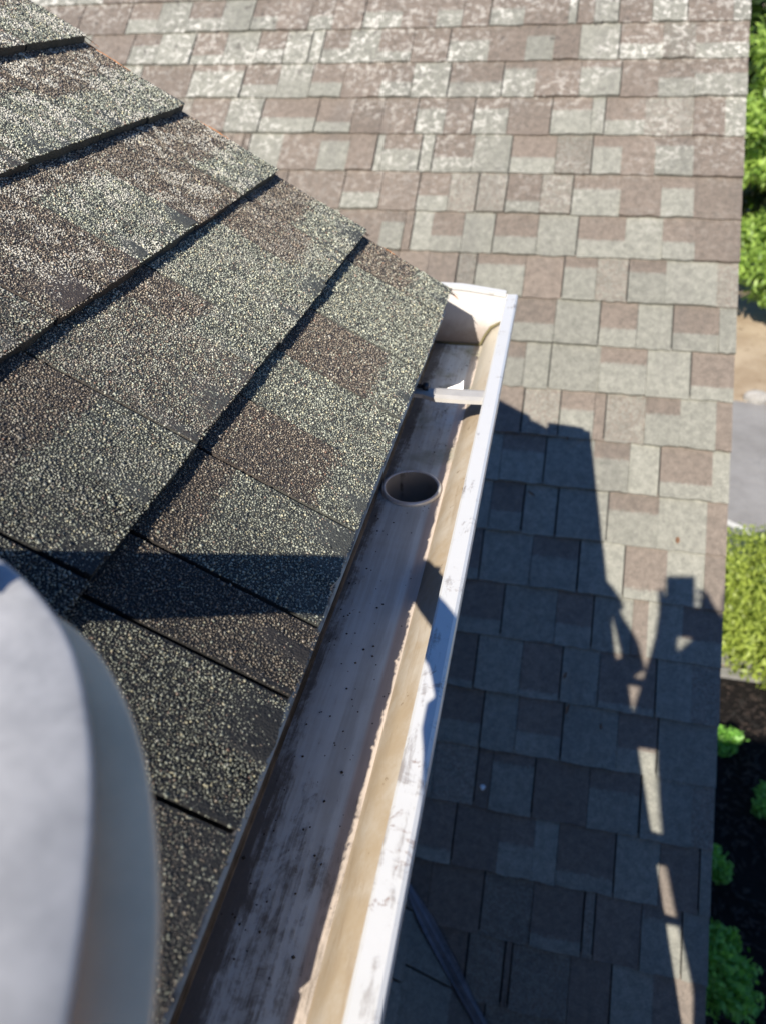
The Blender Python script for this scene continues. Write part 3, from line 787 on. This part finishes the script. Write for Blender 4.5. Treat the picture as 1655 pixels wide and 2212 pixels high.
# blue scrap of fabric showing above the ladder end
Vv = []; Ff = []
for i in range(7):
    for j in range(5):
        p = ray(-165 + 29 * i - 5 * j + 3 * math.sin(j * 2), 1212 + 15 * j - 4 * math.sin(i * 1.1) + (14 if i == 6 else 0)) * (0.2060 - 0.0006 * j + 0.0016 * math.sin(i * 1.9 + j))
        Vv.append(p - VK * 0.0035)
for i in range(6):
    for j in range(4): a = i * 5 + j; Ff.append((a, a + 1, a + 6, a + 5))
bl = link('blue_strap', mesh('blue_strap', Vv, Ff, True), plain('blue_fabric', (0.09, 0.17, 0.55), 0.7, var=0.4, scale=200))
m = bl.modifiers.new('t', 'SOLIDIFY'); m.thickness = 0.0015
m = bl.modifiers.new('s', 'SUBSURF'); m.levels = 1; m.render_levels = 2
tag(bl, 'small crinkled blue fabric strap wrapped over the top of the grey ladder end, left edge', 'strap')

# ------------------------------------------------------------------ ground far below
GZ = -5.0
def sheet_poly(name, pts, z, mat):
    me = mesh(name, [(x, y, z) for x, y in pts], [tuple(range(len(pts)))])
    return link(name, me, mat, None, 'structure')
def ground_mat(name, a, b, sc, rough=0.9, c=None, clo=0.6, chi=0.7, cs=40):
    k = N(name); n = k.noise(sc, 6, 0.7); col = k.mix(k.step(n, 0.35, 0.65), a, b)
    if c: col = k.mix(k.step(k.noise(cs, 4, 0.7), clo, chi), col, c)
    k.bump(k.noise(sc * 8, 4, 0.7), 0.6, 0.02)
    return k.out(col, rough)
sheet_poly('ground', [(-150, -60), (200, -60), (200, 320), (-150, 320)], GZ, ground_mat('dry_soil', (0.30, 0.22, 0.14), (0.42, 0.33, 0.23), 1.2, c=(0.20, 0.14, 0.08), cs=5))
sheet_poly('asphalt_drive', [(0.2, 4.70), (14, 4.0), (22, 9.0), (9, 9.55), (3.3, 9.62), (0.2, 9.9)], GZ + 0.006, ground_mat('sunlit_asphalt', (0.21, 0.20, 0.19), (0.27, 0.26, 0.25), 1.0, c=(0.14, 0.14, 0.14), clo=0.6, chi=0.8, cs=3))
d_ = Vector((0.358, -0.26)).normalized(); n_ = Vector((d_.y, -d_.x)) * 0.045
a_ = Vector((2.286, 6.741)) - d_ * 2.2; b_ = a_ + d_ * 5.2
sheet_poly('painted_line', [(a_ + n_)[:], (b_ + n_)[:], (b_ - n_)[:], (a_ - n_)[:]], GZ + 0.012, ground_mat('worn_white_paint', (0.55, 0.54, 0.50), (0.68, 0.67, 0.63), 6, c=(0.15, 0.15, 0.14), clo=0.66, chi=0.72, cs=18))
def mulch():
    k = N('black_dyed_mulch')
    vo = k.n('ShaderNodeTexVoronoi'); k.l(k.co, vo.inputs['Vector']); vo.inputs['Scale'].default_value = 34; vo.inputs['Randomness'].default_value = 1
    n = k.noise(60, 5, 0.8)
    col = k.mix(n, (0.006, 0.005, 0.005), (0.026, 0.022, 0.020))
    fl = k.math('MULTIPLY', k.step(k.noise(17, 3, 0.6), 0.70, 0.74), k.step(n, 0.5, 0.55))
    col = k.mix(fl, col, (0.17, 0.09, 0.055))
    k.bump(k.math('ADD', vo.outputs['Distance'], n), 1.0, 0.03)
    return k.out(col, 0.95, 0, 0.15)
M_mulch = mulch()
sheet_poly('mulch_bed', [(0.25, -3.5), (6, -3.5), (6, 4.30), (3.0, 4.47), (0.25, 4.60)], GZ + 0.008, M_mulch)
# loose chips on the bed
nch = 2600
cxy = np.stack([rng.uniform(1.2, 3.2, nch), rng.uniform(1.2, 4.4, nch)], 1)
VV = []; FF = []
for (x, y) in cxy:
    a = rng.uniform(0, 6.28); l = rng.uniform(0.01, 0.035); w = rng.uniform(0.004, 0.010); z = GZ + 0.010 + rng.uniform(0, 0.014)
    c, s = math.cos(a), math.sin(a); o = len(VV); t = rng.uniform(-0.008, 0.010)
    VV += [(x - c * l - s * w, y - s * l + c * w, z), (x - c * l + s * w, y - s * l - c * w, z), (x + c * l + s * w, y + s * l - c * w, z + t), (x + c * l - s * w, y + s * l + c * w, z + t), (x, y, z + 0.009)]
    FF += [(o, o + 1, o + 4), (o + 1, o + 2, o + 4), (o + 2, o + 3, o + 4), (o + 3, o, o + 4)]
link('mulch_chips', mesh('mulch_chips', VV, FF), ground_mat('chip_wood', (0.008, 0.007, 0.006), (0.05, 0.032, 0.024), 9, c=(0.20, 0.12, 0.08), clo=0.68, chi=0.7, cs=14), None, 'stuff')

kb = empty('concrete_edging', (1.5, 4.6, GZ), 'thin pale concrete strip edging the black mulch, just behind the lime green shrub', 'edging')
for i in range(5):
    x = 0.3 + i * 1.15
    link('kerb_block', box_mesh('kerb_block', (x, 4.53 - 0.10 * x / 2, GZ), (x + 1.14, 4.63 - 0.10 * x / 2, GZ + 0.045), 0.008), ground_mat('kerb_concrete%d' % i, (0.17, 0.165, 0.155), (0.25, 0.24, 0.225), 8) if i == 0 else bpy.data.materials['kerb_concrete0'], kb)

def rock(name, c, r, label):
    bm = bmesh.new(); bmesh.ops.create_icosphere(bm, subdivisions=3, radius=1)
    ph = [random.uniform(0, 6) for _ in range(6)]
    for v in bm.verts:
        p = v.co; k = 1 + 0.16 * math.sin(p.x * 3 + ph[0]) + 0.13 * math.sin(p.y * 4 + ph[1]) + 0.1 * math.sin(p.z * 5 + ph[2])
        v.co = Vector((p.x * r[0] * k, p.y * r[1] * k, max(-0.3, p.z) * r[2] * k)) + Vector(c)
    me = bpy.data.meshes.new(name); bm.to_mesh(me); bm.free()
    o = link(name, me, M_rock); tag(o, label, 'rock', 'pale stones at the edge of the drive'); return o
M_rock = ground_mat('pale_limestone', (0.27, 0.255, 0.235), (0.38, 0.36, 0.33), 9)
rock('landscape_rock', (3.16, 9.72, GZ), (0.22, 0.13, 0.13), 'larger pale stone nearest the roof edge, where the drive meets bare soil')
rock('landscape_rock', (3.62, 9.66, GZ), (0.30, 0.15, 0.12), 'flat pale stone at the right frame edge, where the drive meets bare soil')
rock('landscape_rock', (3.36, 9.42, GZ), (0.13, 0.09, 0.07), 'small pale stone lying on the drive in front of two larger ones')

# ------------------------------------------------------------------ vegetation
def leaf_mat(name, a, b, c=None):
    k = N(name); v = k.attr('leaf')
    col = k.mix(v, a, b)
    s = k.b; k.setin(s.inputs['Base Color'], col); s.inputs['Roughness'].default_value = 0.45
    tr = k.n('ShaderNodeBsdfTranslucent'); k.setin(tr.inputs[0], k.mix(1.0, col, (1.3, 1.5, 0.6), 'MULTIPLY'))
    mx = k.n('ShaderNodeMixShader'); mx.inputs[0].default_value = 0.35
    k.l(s.outputs[0], mx.inputs[1]); k.l(tr.outputs[0], mx.inputs[2])
    k.l(mx.outputs[0], k.t.nodes['Material Output'].inputs[0])
    return k.m
def crown_mesh(name, clumps, per, lsize, aspect=0.42, droop=0.3, shell=0.45):
    """leaf sized faces gathered in clumps; clumps = [(centre, radii)]"""
    Vs = []; Fs = []; at = []; o = 0
    for (c, r) in clumps:
        n = int(per * r[0] * r[1] * r[2] / (0.3 ** 3)) if per > 0 else -per
        n = max(n, 60)
        d = rng.normal(size=(n, 3)); d /= np.linalg.norm(d, axis=1)[:, None]
        rad = rng.uniform(shell, 1.0, n) ** 0.6
        P = np.array(c) + d * rad[:, None] * np.array(r)
        P += rng.normal(size=(n, 3)) * lsize * 0.4
        ax = rng.normal(size=(n, 3)) + d * 0.8; ax[:, 2] -= droop; ax /= np.linalg.norm(ax, axis=1)[:, None]
        up = rng.normal(size=(n, 3)) * 0.6 + np.array((0, 0, 1.0)) + d * 0.5
        sd = np.cross(ax, up); sd /= np.linalg.norm(sd, axis=1)[:, None] + 1e-9
        L = lsize * rng.uniform(0.6, 1.25, n)[:, None]; W = L * aspect
        nn = np.cross(sd, ax)
        q = np.stack([P - ax * L * 0.5, P + sd * W * 0.5 + nn * L * 0.06, P + ax * L * 0.5 - nn * L * 0.05, P - sd * W * 0.5 + nn * L * 0.06], 1)
        Vs.append(q.reshape(-1, 3)); Fs.append((np.arange(n * 4).reshape(n, 4) + o)); o += n * 4
        cl = rng.uniform(-0.15, 0.15)
        at.append(np.repeat(np.clip(rng.random(n) * 0.75 + 0.12 + cl, 0, 1), 4))
    V = np.concatenate(Vs); F = np.concatenate(Fs)
    me = bpy.data.meshes.new(name)
    me.vertices.add(len(V)); me.vertices.foreach_set('co', V.reshape(-1).astype(np.float32))
    me.loops.add(F.size); me.loops.foreach_set('vertex_index', F.reshape(-1).astype(np.int32))
    me.polygons.add(len(F)); me.polygons.foreach_set('loop_start', np.arange(0, F.size, 4, dtype=np.int32))
    me.update(calc_edges=True); fattr(me, 'leaf', np.concatenate(at))
    return me
M_bark = plain('bark', (0.16, 0.11, 0.075), 0.9, var=0.4, scale=30)
M_lime = leaf_mat('lime_leaf', (0.17, 0.22, 0.03), (0.42, 0.50, 0.10))
M_green = leaf_mat('bright_leaf', (0.10, 0.27, 0.04), (0.32, 0.62, 0.12))
M_tree = leaf_mat('tree_leaf', (0.10, 0.19, 0.03), (0.38, 0.52, 0.11))
M_dark = leaf_mat('dark_leaf', (0.012, 0.03, 0.008), (0.05, 0.09, 0.02))

def plant(name, base, r, hgt, nclump, per, lsize, mat, label, cat, group=None, aspect=0.42, stems=6):
    root = empty(name, base, label, cat, group)
    cl = []; tips = []
    for i in range(nclump):
        a = random.uniform(0, 2 * math.pi); q = math.sqrt(random.random()) * r * 0.72
        z = hgt * (0.30 + 0.55 * random.random() * (1 - 0.6 * (q / r) ** 2))
        c = Vector((base[0] + q * math.cos(a), base[1] + q * math.sin(a), base[2] + z)); s = r * random.uniform(0.26, 0.44)
        cl.append((tuple(c), (s, s, s * 0.8))); tips.append(c)
    link('crown', crown_mesh('crown', cl, per, lsize, aspect), mat, root)
    for t in tips[:stems]:
        b = Vector(base) + Vector((random.uniform(-.03, .03), random.uniform(-.03, .03), 0))
        link('stem', tube_mesh('stem', [b, b.lerp(t, 0.5) + Vector((0, 0, 0.1 * hgt)), t], [0.012, 0.009, 0.004], 6), M_bark, root)
    return root
plant('leafy_shrub', (2.55, 5.20, GZ), 1.0, 0.62, 44, -620, 0.062, M_lime, 'big sunlit lime green shrub between the drive and the black mulch', 'shrub', stems=9)
plant('leafy_shrub', (1.80, 3.74, GZ), 0.12, 0.26, 6, -150, 0.050, M_green, 'smallest green plant peeking past the roof edge, farthest up in the mulch', 'shrub', 'small green shrubs in the mulch')
plant('leafy_shrub', (2.07, 3.21, GZ), 0.17, 0.34, 8, -170, 0.050, M_green, 'green plant cut by the right frame edge, standing out in the mulch', 'shrub', 'small green shrubs in the mulch')
plant('leafy_shrub', (1.57, 2.70, GZ), 0.11, 0.27, 6, -150, 0.050, M_green, 'small green plant half hidden by the roof edge, just above the largest shrub', 'shrub', 'small green shrubs in the mulch')
plant('leafy_shrub', (1.46, 1.96, GZ), 0.25, 0.46, 13, -220, 0.055, M_green, 'largest bright green feathery shrub in the mulch at the lower right corner', 'shrub', 'small green shrubs in the mulch')

def tree(name, base, height, crown_c, crown_r, nclump, csize, per, lsize, mat, label, group=None, low=-0.8):
    root = empty(name, base, label, 'tree', group)
    B = Vector(base); top = B + Vector((0.15, 0.1, height * 0.75))
    tr = link('trunk', tube_mesh('trunk', [B, B.lerp(top, 0.35) + Vector((0.08, 0, 0)), B.lerp(top, 0.7), top], [height * 0.030, height * 0.022, height * 0.014, 0.02], 9), M_bark, root)
    cl = []
    for i in range(nclump):
        while True:
            d = Vector([random.uniform(-1, 1) for _ in range(3)])
            if 0.25 < d.length < 1 and d.z > low: break
        c = Vector(crown_c) + Vector((d.x * crown_r[0], d.y * crown_r[1], d.z * crown_r[2]))
        s = csize * random.uniform(0.7, 1.3); cl.append((tuple(c), (s, s, s * 0.6)))
        if i % 3 == 0:
            st = B.lerp(top, random.uniform(0.35, 0.95))
            link('limb', tube_mesh('limb', [st, st.lerp(c, 0.5) + Vector((0, 0, 0.12)), c], [0.05, 0.03, 0.01], 6), M_bark, tr)
    link('crown', crown_mesh('crown', cl, per, lsize, 0.38, 0.5), mat, root)
    return root
tree('leafy_tree', (4.2, 13.6, GZ), 4.6, (4.1, 13.4, -1.9), (1.75, 1.3, 1.75), 46, 0.42, -420, 0.15, M_tree, 'sunlit bright green tree at the top right, beyond the roof edge', 'trees beyond the roof')
tree('leafy_tree', (4.5, 12.7, GZ), 2.3, (4.25, 12.5, -3.75), (1.45, 0.9, 0.85), 40, 0.36, -420, 0.13, M_tree, 'lower bushy green tree standing on tan soil, below the taller one at top right', 'trees beyond the roof')
tree('dark_tree', (6.0, 17.5, GZ), 7.0, (5.6, 17.2, -2.0), (3.4, 1.8, 3.2), 90, 0.75, -300, 0.28, M_dark, 'dark shaded tree filling the gaps behind the bright green ones', None)

# ------------------------------------------------------------------ small things on the roofs
def lo_pt(px, py, lift=0.0065):
    r = ray(px, py); o, u, v, n = LO
    return r * (o.dot(n) / r.dot(n)) + n * lift
M_leaf = plain('dry_brown_leaf', (0.17, 0.09, 0.05), 0.8, var=0.5, scale=120)
def dry_leaf(px, py, ang, l, w, label):
    c = lo_pt(px, py); o, u, v, n = LO
    a = u * math.cos(ang) + v * math.sin(ang); b = n.cross(a)
    Vv = []; Ff = []
    for i in range(6):
        t = i / 5; ww = w * math.sin(math.pi * (0.08 + 0.84 * t)); z = 0.004 * math.sin(t * 3 + ang)
        Vv += [c + a * l * (t - .5) + b * ww + n * (0.003 + z), c + a * l * (t - .5) + n * (0.0005 + z), c + a * l * (t - .5) - b * ww + n * (0.0025 + z)]
    for i in range(5):
        for k in range(2): q = i * 3 + k; Ff.append((q, q + 1, q + 4, q + 3))
    o_ = link('dry_leaf', mesh('dry_leaf', Vv, Ff), M_leaf); tag(o_, label, 'leaf', 'dry leaves on the lower roof')
dry_leaf(1461, 1168, 1.4, 0.020, 0.006, 'brown dry leaf on the sunlit pale tab right of the shadow edge')
dry_leaf(1146, 1068, -0.6, 0.024, 0.003, 'thin brown leaf in the shade, nearest to the gutter outlet')
dry_leaf(1224, 949, 1.5, 0.017, 0.003, 'brown leaf bit just inside the top corner of the big shadow')
dry_leaf(1224, 1532, 1.3, 0.026, 0.004, 'rusty brown leaf lying in a tab joint in the middle of the shade')
dry_leaf(1296, 1569, 1.5, 0.014, 0.003, 'small reddish leaf bit on a blue grey tab in the shade')
dry_leaf(1219, 1459, 1.2, 0.018, 0.004, 'dark leaf bit on a blue grey tab above the rusty leaf')
c = lo_pt(1042, 1700, 0.006); bm = bmesh.new(); bmesh.ops.create_icosphere(bm, subdivisions=2, radius=1)
for v_ in bm.verts: v_.co = Vector((v_.co.x * 0.0065 * (1 + .2 * math.sin(v_.co.y * 4)), v_.co.y * 0.008, v_.co.z * 0.004)) + c
me = bpy.data.meshes.new('bird_dropping'); bm.to_mesh(me); bm.free()
tag(link('bird_dropping', me, plain('chalk_white', (0.75, 0.75, 0.73), 0.8)), 'small white dropping on a shaded tab right of the gutter lip', 'dropping')

# orange pine needles caught along the rake
VV = []; FF = []
o, u, v, n = UP
for i in range(150):
    s = random.choice([random.uniform(0, 0.09), random.uniform(0.13, 0.2), random.uniform(0.27, 0.36), random.uniform(0.42, 0.58)])
    k = int(s / EU)
    c = o + u * (UP_END + random.uniform(0.004, 0.012)) + v * s + n * (TH * (1 - (s / EU - k)) * 0.6 - 0.0035)
    a = (v + u * random.uniform(-0.25, 0.25)).normalized(); l = random.uniform(0.006, 0.020); w = n.cross(a) * 0.0005
    b = len(VV); VV += [c - a * l + w, c - a * l - w, c + a * l + n * 0.001, c + n * 0.0014]
    FF += [(b, b + 3, b + 2), (b, b + 1, b + 3), (b + 1, b + 2, b + 3)]
link('pine_needles', mesh('pine_needles', VV, FF), plain('orange_needle', (0.42, 0.17, 0.05), 0.7, var=0.4, scale=300), None, 'stuff')
# grit lying in the trough
VV = []; FF = []
for i in range(120):
    y = random.choice([random.uniform(0.12, 0.45), random.uniform(0.12, 0.45), random.uniform(0.45, 0.95)]); x = random.uniform(-0.146, -0.09)
    if (x - OC[0]) ** 2 + (y - OC[1]) ** 2 < 0.034 ** 2: continue
    r = random.uniform(0.0004, 0.0012); b = len(VV)
    for p_ in OCT_V: VV.append((x + p_[0] * r * random.uniform(.7, 1.3), y + p_[1] * r * random.uniform(.7, 1.3), -0.4416 + p_[2] * r * 0.7))
    FF += [tuple(int(q) + b for q in f) for f in OCT_F]
link('grit', mesh('grit', VV, FF), plain('dark_grit', (0.035, 0.03, 0.025), 0.8, var=0.6, scale=200), None, 'stuff')

# ------------------------------------------------------------------ the photographer, the phone and the wing behind: they stand
# behind the lens and throw the shade seen on the lower roof and the planting bed
M_black = plain('black_glass', (0.02, 0.02, 0.022), 0.2)
ph = link('phone', box_mesh('phone', (0.004, 0.022, -0.0145), (0.080, 0.180, -0.006), 0.0025, (VI, VJ, VK), Vector((0, 0, 0))), M_black)
tag(ph, 'black phone held up by the photographer behind the camera', 'phone')

def skin_body(name, pts, edges, mat, parent, sub=2):
    me = bpy.data.meshes.new(name); me.from_pydata([p[:3] for p in pts], edges, []); me.update()
    o = link(name, me, mat, parent)
    s = o.modifiers.new('skin', 'SKIN'); s.use_smooth_shade = True
    for i, p in enumerate(pts):
        r = p[3]; d = me.skin_vertices[0].data[i]; d.radius = (r, r) if not isinstance(r, tuple) else r
    me.skin_vertices[0].data[0].use_root = True
    m = o.modifiers.new('sub', 'SUBSURF'); m.levels = sub; m.render_levels = sub
    return o
per = empty('person', (0.45, -0.25, -2.2), 'photographer on the ladder in a dark jacket, holding the phone, behind the camera', 'person')
B = [(0.330, -0.40, -0.80, 0.19), (0.238, -0.41, -0.50, 0.19), (0.165, -0.41, -0.20, 0.18), (0.17, -0.39, 0.00, 0.080), (0.17, -0.36, 0.10, 0.075), (0.16, -0.33, 0.20, 0.10), (0.16, -0.32, 0.28, 0.075),
     (0.03, -0.38, 0.02, 0.105), (0.015, -0.22, -0.36, 0.050), (0.040, -0.08, -0.20, 0.034), (0.045, -0.035, -0.125, 0.030),
     (0.30, -0.38, -0.05, 0.075), (0.33, -0.19, -0.13, 0.055), (0.125, -0.06, -0.155, 0.052), (0.120, -0.022, -0.105, 0.034),
     (0.34, -0.33, -0.98, 0.11), (0.40, -0.15, -1.36, 0.08), (0.52, -0.19, -1.66, 0.06), (0.46, -0.12, -1.73, 0.05),
     (0.50, -0.40, -0.98, 0.12), (0.58, -0.35, -1.44, 0.08), (0.68, -0.30, -1.96, 0.06), (0.60, -0.22, -2.03, 0.05)]
Eg = [(0, 1), (1, 2), (2, 3), (3, 4), (4, 5), (5, 6), (2, 7), (7, 8), (8, 9), (9, 10), (2, 11), (11, 12), (12, 13), (13, 14), (0, 15), (15, 16), (16, 17), (17, 18), (0, 19), (19, 20), (20, 21), (21, 22)]
# fingers closing on both long edges of the phone
pt = lambda i, j, k: tuple(VI * i + VJ * j + VK * k)
for (root, side, i0) in ((10, -1, -0.002), (14, 1, 0.088)):
    for f in range(4):
        j = 0.060 + 0.021 * f
        b = len(B)
        B += [(*pt(i0 + side * 0.014, j + 0.012, -0.030), 0.009), (*pt(i0 + side * 0.009, j + 0.004, -0.014), 0.0085), (*pt(i0 - side * 0.002, j, -0.0035), 0.0075)]
        Eg += [(root, b), (b, b + 1), (b + 1, b + 2)]
    b = len(B); B += [(*pt(i0 + side * 0.004, 0.135, -0.035), 0.011), (*pt(i0 - side * 0.016, 0.112, -0.027), 0.010), (*pt(i0 - side * 0.026, 0.095, -0.024), 0.009)]
    Eg += [(root, b), (b, b + 1), (b + 1, b + 2)]
skin_body('body', B, Eg, plain('dark_jacket', (0.05, 0.055, 0.07), 0.8), per, 1)

wing = empty('house_wing', (2.5, -5.0, GZ), 'grey sided wing of the house behind the camera', 'building')
link('wall', box_mesh('wall', (-0.28, -8, GZ), (5.5, -3.2, 0.9)), M_siding, wing)
g = [(-0.34, -2.9, 0.80), (5.8, -2.9, 0.80), (5.8, -5.4, 2.3), (-0.34, -5.4, 2.3), (5.8, -8.2, 0.8), (-0.34, -8.2, 0.8), (-0.34, -2.9, 0.70), (5.8, -2.9, 0.70), (5.8, -8.2, 0.7), (-0.34, -8.2, 0.7)]
link('roof', mesh('roof', g, [(0, 1, 2, 3), (3, 2, 4, 5), (6, 7, 1, 0), (5, 4, 8, 9), (0, 3, 5, 9, 6), (1, 7, 8, 4, 2), (6, 9, 8, 7)]), plain('roofing', (0.14, 0.13, 0.12), 0.9), wing)
